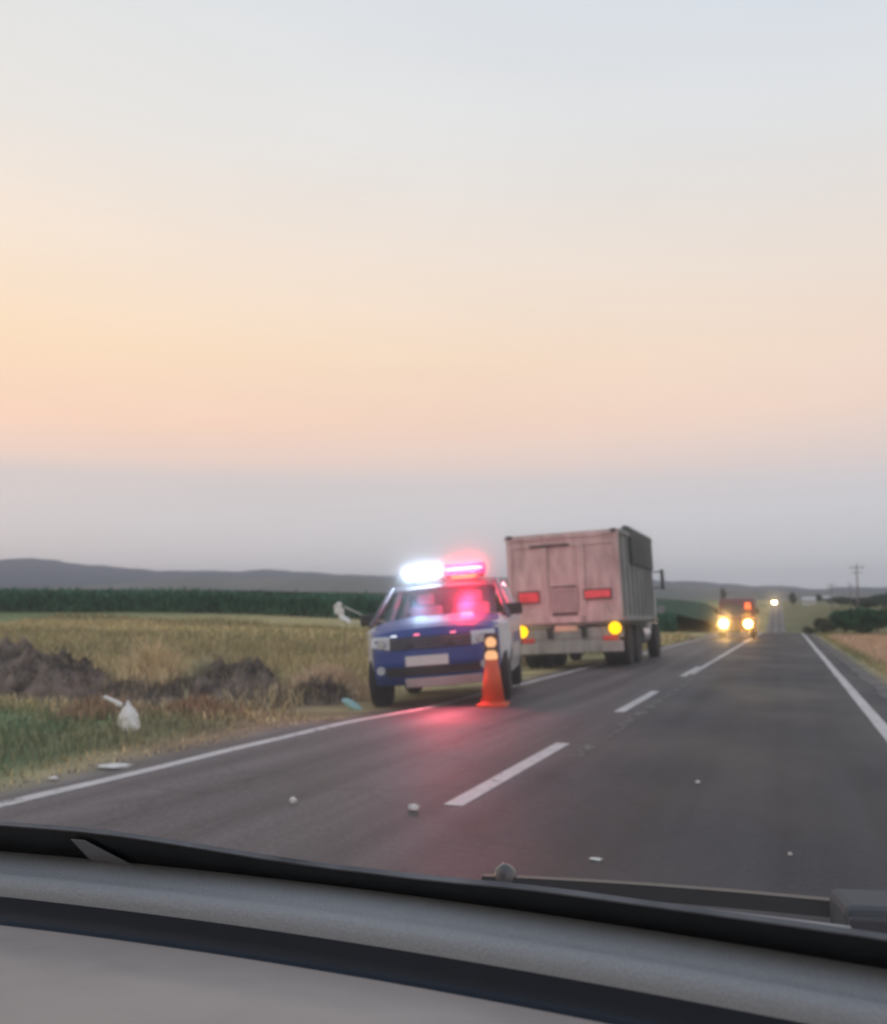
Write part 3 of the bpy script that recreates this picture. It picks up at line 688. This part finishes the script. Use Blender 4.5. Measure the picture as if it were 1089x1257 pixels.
# ------------------------------------------------------------------ dump truck
def truck():
    x0, y0 = -5.02, 22.6
    root = empty('dump_truck', (x0, y0, rz(x0, y0) - .02), (R(-1.16), R(-3.2), R(0)))
    tag(root, 'dusty dump truck seen from behind with two amber hazard lights lit', 'truck')
    m_bed = mat('dusty beige steel', (.49, .46, .44), rough=.7, scale=2.6, col2=(.28, .255, .24), stretch=(1.6, 1, .55))
    m_bed2 = mat('grey green side steel', (.30, .32, .315), rough=.6, scale=2.0, col2=(.16, .165, .16), stretch=(1, 1, .5))
    m_dark = mat('dark chassis steel', (.03, .03, .03), rough=.7)
    m_red = mat('glowing red reflector', (.50, .04, .05), rough=.5, var=.35, scale=5, emit=(1, .05, .06), es=.08)  # faint emission makes the reflector plates glow, though they are no lamps
    m_tarp = mat('dark green tarpaulin', (.035, .045, .045), rough=.8, var=.3, scale=3)
    W = 1.40; L_ = 5.4; zb, zt = 1.12, 3.32
    # bed: floor, two side walls, front wall with ribs
    b_ = MB(); b_.box((0, L_ / 2, zb), (2 * W - .2, L_, .12)); b_.box((-W + .04, L_ / 2, (zb + zt) / 2), (.07, L_, zt - zb)); b_.box((W - .04, L_ / 2, (zb + zt) / 2), (.07, L_, zt - zb))
    b_.box((0, L_ - .04, (zb + zt) / 2 + .1), (2 * W, .08, zt - zb + .2))
    for s_ in (-1, 1):
        for k in range(8): b_.box((s_ * (W + .025), .25 + k * (L_ - .5) / 7, (zb + zt) / 2), (.06, .10, zt - zb - .05))
        b_.box((s_ * (W + .02), L_ / 2, zt - .04), (.09, L_, .10)); b_.box((s_ * (W + .02), L_ / 2, zb + .05), (.09, L_, .12))
    b_.build('bed', m_bed2, root, bevel=.012)
    # load of pale gravel inside
    b_ = MB(); b_.box((0, L_ / 2, zt - .35), (2 * W - .16, L_ - .2, .2)); b_.build('load', mat('pale gravel', (.3, .28, .25), rough=1, bump=.5, scale=20), root)
    # tailgate
    g = MB(); g.box((0, -.02, (zb + zt) / 2 + .0), (2 * W - .02, .06, zt - zb - .02))
    g.box((0, -.07, zt - .06), (2 * W + .04, .08, .13)); g.box((0, -.065, zt - .30), (2 * W - .04, .06, .06)); g.box((0, -.07, zb + .08), (2 * W - .1, .09, .16))
    for xx in (-W + .06, W - .06): g.box((xx, -.075, (zb + zt) / 2), (.12, .10, zt - zb))
    for xx in (-.46, .46): g.box((xx, -.07, (zb + zt) / 2 - .14), (.17, .09, zt - zb - .32))
    for s_ in (-1, 1): g.prism([(s_ * .46, -.10, zb + .0), (s_ * 1.2, -.10, zb + .0), (s_ * 1.05, -.10, zb + .38), (s_ * .46, -.10, zb + .38)], (0, .07, 0))
    tg = g.build('tailgate', m_bed, root, bevel=.015)
    for c_, d_ in (((-.30, -.112, zt - .30), (1.0, .012, .07)), ((0, -.10, zb + .22), (.62, .03, .07)), ((0, -.10, zb + .88), (.62, .02, .04))):
        g = MB(); g.box(c_, d_); g.build('dark_rail', m_dark, tg, bevel=.004)
    g = MB(); g.box((0, -.062, zb + .55), (.7, .012, .55)); g.build('recessed_panel', mat('darker grey steel', (.25, .225, .22), rough=.7), tg)  # centre panel in a darker grey than the tailgate
    for xx, ww, hh in ((-.88, .50, .24), (.82, .62, .18)):
        g = MB(); g.box((xx, -.125, zb + .66), (ww, .02, hh)); g.build('reflector', m_red, tg, bevel=.008)
        g = MB(); g.box((xx, -.118, zb + .66), (ww + .06, .012, hh + .07)); g.build('reflector_frame', m_dark, tg)
    # hinges
    for xx in (-W + .1, W - .1):
        g = MB(); g.box((xx, -.12, zt - .03), (.10, .12, .09)); g.cyl((xx - .07, -.15, zt - .02), (xx + .07, -.15, zt - .02), .03); g.build('hinge', m_dark, tg)
    # tarpaulin rolled over the front right of the bed
    g = MB(); g.cyl((W - .02, 1.2, zt + .08), (W - .02, L_ - .05, zt + .10), .12, .12, 14); g.box((W + .05, 3.35, zt - .34), (.07, 3.9, .86)); g.box((W * .2, L_ - 1.0, zt + .12), (2.2, 1.9, .12))
    g.build('tarpaulin', m_tarp, root, bevel=.03)
    # chassis, subframe, rear crossmember
    c = MB(); c.box((-.42, 3.3, .88), (.12, 6.8, .26)); c.box((.42, 3.3, .88), (.12, 6.8, .26)); c.box((0, .25, .92), (2.2, .14, .2)); c.build('chassis', m_dark, root)
    # rear beam with plate and lamps
    bmp = MB(); bmp.box((0, .06, .86), (2 * W - .1, .10, .26)); bmp.box((0, .02, .52), (2 * W - .12, .14, .26)); bmp.box((-.6, .08, .68), (.12, .08, .3)); bmp.box((.6, .08, .68), (.12, .08, .3)); bmp.box((0, .05, .70), (2 * W - .3, .04, .14))
    rb = bmp.build('rear_bumper', m_bed, root, bevel=.02)
    g = MB(); g.box((-.02, -.005, .98), (.56, .02, .14)); g.build('number_plate', mat('yellowish lit plate', (.7, .45, .33), rough=.5, emit=(1, .5, .33), es=.10), rb, bevel=.006)  # light falling on the plate is put into its colour and emission
    m_am = emis('amber hazard lamp', (1, .50, .004), 2.6)
    for s_, xx, zz in ((-1, -1.13, .95), (1, 1.17, .95)):
        g = MB(); g.cyl((xx, -.02, zz), (xx, .05, zz), .17, .17, 24); h_ = g.build('lamp_housing', m_dark, root)
        g = MB(); g.cyl((xx, -.05, zz), (xx, -.022, zz), .135, .15, 28); g.build('hazard_light', m_am, h_)
        g = MB(); g.box((xx - s_ * .12, -.01, .72), (.36, .03, .12)); g.build('tail_light', m_red, root, bevel=.01)
    # mudflaps and wheels
    for s_ in (-1, 1):
        g = MB(); g.box((s_ * 1.02, .5, .62), (.55, .02, .62)); g.build('mudflap', m_black, root)
        for yy in (1.25, 2.6):
            wheel(root, s_ * (W - .22), yy, .50, .30, s_); wheel(root, s_ * (W - .55), yy, .50, .28, s_)
        wheel(root, s_ * (W - .20), 6.35, .50, .30, s_)
    g = MB(); g.cyl((W - .35, 3.8, .72), (W - .35, 4.9, .72), .28, .28, 20); g.build('fuel_tank', m_chrome, root)
    # cab
    c = MB(); c.prism_x([(5.62, .75), (5.62, 2.75), (5.9, 2.86), (7.0, 2.80), (7.45, 1.75), (7.5, .75)], -1.2, 1.2)
    cab = c.build('cab', mat('white cab paint', (.55, .55, .55), rough=.4, var=.1), root, bevel=.05)
    for c_, d_ in (((-1.205, 6.5, 2.1), (.012, .9, .6)), ((1.205, 6.5, 2.1), (.012, .9, .6)), ((0, 5.615, 2.25), (1.5, .012, .5))):
        c = MB(); c.box(c_, d_); c.build('cab_window', m_black, cab)
    for s_ in (-1, 1):
        c = MB(); c.box((s_ * 1.50, 7.1, 2.35), (.10, .14, .62)); c.cyl((s_ * 1.2, 7.1, 2.6), (s_ * 1.5, 7.1, 2.6), .02); c.cyl((s_ * 1.2, 7.1, 2.1), (s_ * 1.5, 7.1, 2.1), .02); c.build('mirror', m_black, cab, bevel=.02)
        c = MB(); c.cyl((s_ * 1.40, 6.95, 1.42), (s_ * 1.40, 7.03, 1.42), .12, .12, 14); c.build('side_lamp', m_chrome, cab)
        c = MB(); c.box((s_ * 1.1, 6.35, 1.12), (.45, 1.3, .10)); c.build('wing', m_black, cab, bevel=.03)
truck()

# ------------------------------------------------------------------ oncoming van
def van(name, x0, y0, label, hl, beacon=True, ls=16, k=1.0, rad=.2):
    root = empty(name, (x0, y0, float(zroad(y0)) ), (R(-1.0), 0, 0)); tag(root, label, 'van'); root.scale = (k, k, k)
    m_vr = mat('dark red van paint', (.10, .014, .016), rough=.4, var=.15, coat=.3)
    b_ = MB(); b_.prism_x([(.05, .35), (0, .6), (.04, .95), (.55, 1.15), (1.0, 1.95), (1.4, 2.2), (4.7, 2.2), (4.8, 1.9), (4.8, .4)], -.95, .95); body = b_.build('body', m_vr, root, bevel=.07)
    b_ = MB(); b_.prism([(-.80, .60, 1.19), (.80, .60, 1.19), (.72, .98, 1.87), (-.72, .98, 1.87)], (0, -.02, .015)); b_.build('windscreen', mat('dark glass', (.02, .022, .03), rough=.08, spec=1), root)
    b_ = MB(); b_.box((0, -.02, .47), (1.86, .12, .26)); b_.build('bumper', m_black, root, bevel=.04)
    b_ = MB(); b_.box((0, -.012, .80), (.8, .04, .14)); b_.build('grille', m_black, root)
    for i, s_ in enumerate((-1, 1)):
        b_ = MB(); b_.cyl((s_ * .64, -.07, .80), (s_ * .64, .03, .80), rad, rad, 20); b_.build('headlight', hl[i], root)
        b_ = MB(); b_.box((s_ * 1.1, .85, 1.5), (.18, .1, .32)); b_.box((s_ * .98, .9, 1.4), (.12, .04, .05)); b_.build('door_mirror', m_black, root, bevel=.03)
        for yy in (.9, 3.9): wheel(root, s_ * .84, yy, .34, .22, s_)
    if beacon:
        b_ = MB(); b_.cyl((.62, .5, 1.62), (.62, .5, 1.95), .17, .13, 16); b_.build('beacon', emis('orange beacon', (1, .16, .05), 2.2), root)
    return root
m_hlA = emis('warm dipped headlight', (1, .58, .17), 110); m_hlB = emis('warm dipped headlight dimmer', (1, .50, .12), 60)
van('oncoming_van', -2.72, 54, 'dark red oncoming van with warm headlights and an orange lamp', (m_hlA, m_hlB))
m_far = emis('far headlight', (1, .72, .36), 400)
v2 = van('distant_van', float(xc(700)) - 3.4, 700, 'far away oncoming van seen only as a single yellow light on the road', (m_far, m_far), beacon=False, rad=.34)

# ------------------------------------------------------------------ distant things
m_pole = mat('weathered timber pole', (.20, .18, .17), rough=.9)
def pole(px_az, d, h, label):
    x = math.sin(px_az) * d; y = math.cos(px_az) * d; z = gz(x, y)
    root = empty('power_pole', (x, y, z)); tag(root, label, 'power pole', 'power poles on the right')
    p = MB(); p.cyl((0, 0, -.3), (0, 0, h), .13, .085, 12); p.build('mast', m_pole, root, True)
    p = MB(); p.box((0, 0, h - .5), (1.9, .12, .12)); p.box((0, 0, h - 1.2), (1.3, .1, .1)); ca = p.build('crossarm', m_pole, root)
    for xx in (-.85, 0, .85):
        q = MB(); q.cyl((xx, 0, h - .44), (xx, 0, h - .15), .05, .035, 8); q.build('insulator', m_plate, ca)
pole(az_of(1051), 140, 9.6, 'darker nearer power pole above the bushes on the right')
pole(az_of(1019), 215, 10.5, 'fainter farther power pole left of the dark one')
pole(az_of(1042), 330, 9.0, 'farthest faint power pole close to the dark one')
def building(px, d, w_, dd, h, label, m):
    a = az_of(px); x = math.sin(a) * d; y = math.cos(a) * d; z = gz(x, y)
    root = empty('farm_building', (x, y, z), (0, 0, -a)); tag(root, label, 'building', 'farm buildings near the horizon')
    p = MB(); p.box((0, 0, h / 2 - .5), (w_, dd, h + 1)); p.build('wall', m, root)
    p = MB(); p.prism_x([(-dd / 2 - .4, h - .05), (0, h + dd * .22), (dd / 2 + .4, h - .05)], -w_ / 2 - .4, w_ / 2 + .4); p.build('roof', mat('pale sheet roof', (.55, .55, .56), rough=.5), root)
    for k in range(4):
        p = MB(); p.box((-w_ * .36 + k * w_ * .24, -dd / 2 - .03, h * .5), (w_ * .1, .05, h * .35)); p.build('window', m_black, root)
building(991, 640, 7.5, 8, 3.2, 'long low white building beside the road at the horizon', mat('whitewashed wall', (.7, .7, .7), rough=.8))
building(1018, 900, 14, 9, 3.5, 'low grey shed right of the white building', mat('grey shed wall', (.22, .21, .20), rough=.8))
def ftree(px, d, rx, hz, label, seed):
    a = az_of(px); x = math.sin(a) * d; y = math.cos(a) * d; z = gz(x, y)
    rs = np.random.RandomState(seed); root = empty('tree', (x, y, z)); tag(root, label, 'tree', 'small trees near the horizon')
    n = 1400; v = rs.normal(0, 1, (n, 3)); v /= np.linalg.norm(v, axis=1)[:, None]; v *= rs.uniform(.3, 1, (n, 1)) ** .5
    lob = rs.normal(0, .25, (7, 3))[rs.randint(0, 7, n)]
    P = (v * .75 + lob) * np.array([rx, rx, hz * .42]) + np.array([0, 0, hz * .6])
    blades('crown', P, hz * .14, hz * .05, np.tile(np.array((.06, .085, .06)), (n, 1)), m_leaf, 1.6, seed, kind=None, parent=root)
    p = MB(); p.cyl((0, 0, -.4), (0, 0, hz * .6), hz * .04, hz * .02, 10)
    for k in range(4):
        q = rs.uniform(0, 6.28); p.cyl((0, 0, hz * .35), (math.cos(q) * rx * .5, math.sin(q) * rx * .5, hz * .75), hz * .018, hz * .008, 7)
    p.build('trunk', m_twig, root)
ftree(972, 640, 1.9, 7.5, 'dark rounded tree between the distant light and the white building', 301)
ftree(1003, 700, 2.2, 5.5, 'small dark tree just right of the white building', 302)
ftree(886, 900, 2.0, 10, 'small hazy tree rising behind the oncoming van', 303)
ftree(1062, 300, 4.2, 4.0, 'wide hazy tree behind the bushes at the right edge', 304)
ftree(1086, 340, 5.0, 5.0, 'tallest hazy tree cut by the right picture edge', 305)
ftree(322, 2600, 12, 24, 'tiny tree standing on the ridge line left of the police car', 306)
ftree(1030, 420, 5, 4.2, 'low hazy tree between the two nearer power poles', 307)

FILM = .075
# ------------------------------------------------------------------ the car we look out of
def own_car():
    root = empty('car', (0, 0, 0)); tag(root, 'grey dashboard, wiper and windscreen base of the car the photo is taken from', 'car interior')
    m_dash = mat('grained grey dashboard', (.36, .37, .375), rough=.5, var=.12, scale=520, bump=.3, spec=.5)
    m_pad = mat('warm grey dash pad', (.47, .41, .37), rough=.62, var=.16, scale=7, spec=.4)
    m_frit = mat('black glass border', (.012, .015, .018), rough=.35, var=.2, scale=30)
    m_frit.node_tree.nodes['Principled BSDF'].inputs['Specular IOR Level'].default_value = .35
    X0 = -.416
    def bow(x, k=.16): return -k * (x - X0) ** 2 + .05 * (x - X0) ** 3 * 0
    xs_ = np.linspace(-1.5, .55, 60)
    def loft(name, pr, m, k=.16, smooth=True, parent=root):
        P = np.array(pr, float); X_, _ = np.meshgrid(xs_, P[:, 0]); Y_ = P[:, 0][:, None] + bow(xs_, k)[None, :]; Z_ = np.repeat(P[:, 1][:, None], len(xs_), 1)
        o = grid_mesh(name, X_, Y_, Z_, m, smooth=smooth); o.parent = parent; return o
    def arc(cy, cz, r, a0, a1, n=8): return [(cy + r * math.cos(R(a)), cz + r * math.sin(R(a))) for a in np.linspace(a0, a1, n)]
    # cross section from the glass towards the viewer (y, z)
    top = [(.76, .952), (.735, .9605), (.722, .962)] + [(.70, .9605), (.684, .958)] + arc(.6715, .9435, .0145, 60, 180, 9)
    loft('dashboard', top, m_dash)
    groove_shade = [(.657, .9435), (.658, .932), (.6565, .9265), (.653, .924), (.649, .923)]
    loft('groove_shade', groove_shade, mat('dark blue grey groove', (.02, .028, .042), rough=.55, var=.1))  # near-black colour paints the shadow under the dashboard lip
    pad = [(.649, .923), (.642, .9215), (.632, .921), (.62, .9225), (.606, .9255), (.59, .9295), (.57, .934), (.545, .9385), (.52, .942), (.49, .944), (.46, .944), (.42, .94), (.38, .93), (.34, .915), (.30, .88)]
    loft('dash_pad', pad, m_pad)
    # glass base: black border on the lowest strip of the windscreen, slab of glass above
    rake = R(48)
    def gp(t_, off=0): return (.735 - t_ * math.cos(rake) - off * math.sin(rake), .955 + t_ * math.sin(rake) - off * math.cos(rake))
    V = []; F = []
    for i, x in enumerate(xs_):
        top_t = .057 - .017 * float(sstep(-.6, -.35, x)) + .006 * float(sstep(-.3, -.15, x)) + .003 * float(sstep(-.12, .08, x))
        for t_, off in ((-.02, .004), (top_t, .004), (top_t, .007), (-.02, .007)):
            y, z = gp(t_, off); V.append((x, y + bow(x), z))
        if i:
            a = (i - 1) * 4; b_ = i * 4
            for j in range(4): F.append((a + j, b_ + j, b_ + (j + 1) % 4, a + (j + 1) % 4))
    me = bpy.data.meshes.new('glass_border'); me.from_pydata(V, [], F); link_mesh('glass_border', me, m_frit, root, True)
    rf_ = MB(); rf_.box((X0, -.92, 1.66), (1.7, 1.96, .05)); rf_.box((X0, -1.9, 1.2), (1.7, .05, 1.0)); rf_.build('roof', mat('grey headliner', (.3, .3, .3), rough=.9), root)
    for s_ in (-1, 1):
        dr = MB(); dr.box((X0 + s_ * .87, -.6, .7), (.06, 2.5, .55)); dr.build('door', m_dash, root, bevel=.02)
        pl_ = MB(); pl_.cyl((X0 + s_ * .86, .66, .95), (X0 + s_ * .80, .06, 1.64), .03, .03, 10); pl_.build('pillar', m_black, root, True)
    # the windscreen itself: a slab with a thin film of road dust that scatters a little light forward
    mg = bpy.data.materials.new('dusty windscreen'); mg.use_nodes = True; t = mg.node_tree; t.nodes.clear()
    tr = t.nodes.new('ShaderNodeBsdfTransparent'); rf = t.nodes.new('ShaderNodeBsdfRefraction'); rf.distribution = 'GGX'
    rf.inputs['Roughness'].default_value = .85; rf.inputs['IOR'].default_value = 1.008
    mxs = t.nodes.new('ShaderNodeMixShader'); mxs.inputs[0].default_value = FILM; ou = t.nodes.new('ShaderNodeOutputMaterial')
    t.links.new(tr.outputs[0], mxs.inputs[1]); t.links.new(rf.outputs[0], mxs.inputs[2]); t.links.new(mxs.outputs[0], ou.inputs[0])
    V = []; F = []
    for i, x in enumerate(xs_):
        row = [(t_, off) for t_ in np.linspace(-.015, .95, 12) for off in (0.0,)] + [(t_, -.005) for t_ in np.linspace(.95, -.015, 12)]
        for t_, off in row:
            y, z = gp(t_, off); V.append((x, y + bow(x) * max(0, 1 - .3 * t_), z))
        if i:
            a = (i - 1) * 24; b_ = i * 24
            for j in range(24): F.append((a + j, b_ + j, b_ + (j + 1) % 24, a + (j + 1) % 24))
    me = bpy.data.meshes.new('windscreen'); me.from_pydata(V, [], F); bm_ = bmesh.new(); bm_.from_mesh(me); bmesh.ops.recalc_face_normals(bm_, faces=bm_.faces); bm_.to_mesh(me); bm_.free()
    link_mesh('windscreen', me, mg, root)
    V = []; F = []
    for i, x in enumerate(xs_):
        top_t = .057 - .017 * float(sstep(-.6, -.35, x)) + .006 * float(sstep(-.3, -.15, x)) + .003 * float(sstep(-.12, .08, x))
        for t_, off in ((top_t + .0002, .0035), (top_t + .0022, .0035), (top_t + .0022, .0075), (top_t + .0002, .0075)):
            y, z = gp(t_, off); V.append((x, y + bow(x), z))
        if i:
            a = (i - 1) * 4; b_ = i * 4
            for j in range(4): F.append((a + j, b_ + j, b_ + (j + 1) % 4, a + (j + 1) % 4))
    me = bpy.data.meshes.new('edge_highlight'); me.from_pydata(V, [], F); link_mesh('edge_highlight', me, mat('grey painted highlight', (.16, .16, .17), rough=.5, var=.5, scale=14), root)  # thin pale strip paints a highlight along the border's top edge
    # cowl panel outside
    loft('cowl', [(.72, .925), (.80, .935), (.86, .915), (.90, .86)], m_black)
    # pale wedge painting the light that shows through a gap at the border
    m = MB(); m.prism([(-.602, .6865, .9863), (-.588, .687, .9863), (-.549, .7165, .9572), (-.5975, .7150, .9560)], (0, -.001, 0)); m.build('light_gap', mat('pale light gap', (.28, .29, .30), rough=.5), root)
    # washer nozzle dome
    m = MB(); m.lathe([(.0105, 0), (.0105, .006), (.0085, .012), (.004, .0155), (.0005, .0165)], 20); o = m.build('washer_nozzle', mat('grey nozzle', (.06, .05, .05), rough=.35, coat=.5), root, True); o.location = (-.228, .772, .962)
    # wiper: blade lying across the foot of the glass, bright spine, and arm end at the right
    m = MB(); n = 14
    pts = [(-.245 + .30 * i / n, .758 + .028 * i / n + .008 * math.sin(math.pi * i / n), .964 + .001 * i / n) for i in range(n + 1)]
    for a, b_ in zip(pts[:-1], pts[1:]):
        A = Vector(a); B = Vector(b_); hgt = .013
        m.prism([A + Vector((0, 0, -hgt * .45)), B + Vector((0, 0, -hgt * .45)), B + Vector((0, .004, hgt * .4)), A + Vector((0, .004, hgt * .4))], (0, .008, 0))
    m.build('wiper_blade', m_frit, root)
    m = MB(); A = Vector((-.135, .733, .9695)); B = Vector((.034, .722, .9695)); 
    m.prism([A, B, B + Vector((0, .002, .0025)), A + Vector((0, .002, .0012))], (0, .006, 0)); m.build('wiper_spine', mat('bright wiper edge', (.3, .3, .3), rough=.5), root)
    m = MB(); m.box((.068, .772, .9665), (.085, .05, .030), Matrix.Rotation(R(12), 3, 'Z')); wa = m.build('wiper_arm', mat('blue grey wiper cover', (.05, .062, .072), rough=.6, spec=.3), root, bevel=.006)
    m = MB(); m.box((.046, .742, .9665), (.026, .006, .018), Matrix.Rotation(R(12), 3, 'Z')); m.build('end_cap', mat('violet grey plastic', (.035, .035, .05), rough=.4), wa, bevel=.002)
    return root
own_car()

# ------------------------------------------------------------------ haze
def haze():
    m = bpy.data.materials.new('evening haze'); m.use_nodes = True; t = m.node_tree; t.nodes.clear()
    v = t.nodes.new('ShaderNodeVolumePrincipled'); v.inputs['Color'].default_value = (.84, .89, 1, 1); v.inputs['Density'].default_value = 1.15e-4; v.inputs['Anisotropy'].default_value = .2
    o = t.nodes.new('ShaderNodeOutputMaterial'); t.links.new(v.outputs[0], o.inputs['Volume'])
    p = MB(); p.box((0, 5600, 125), (14600, 12400, 310)); ob = p.build('haze', m); ob['kind'] = 'stuff'
    ob['label'] = 'thin pale evening haze over the fields'; ob['category'] = 'haze'
haze()
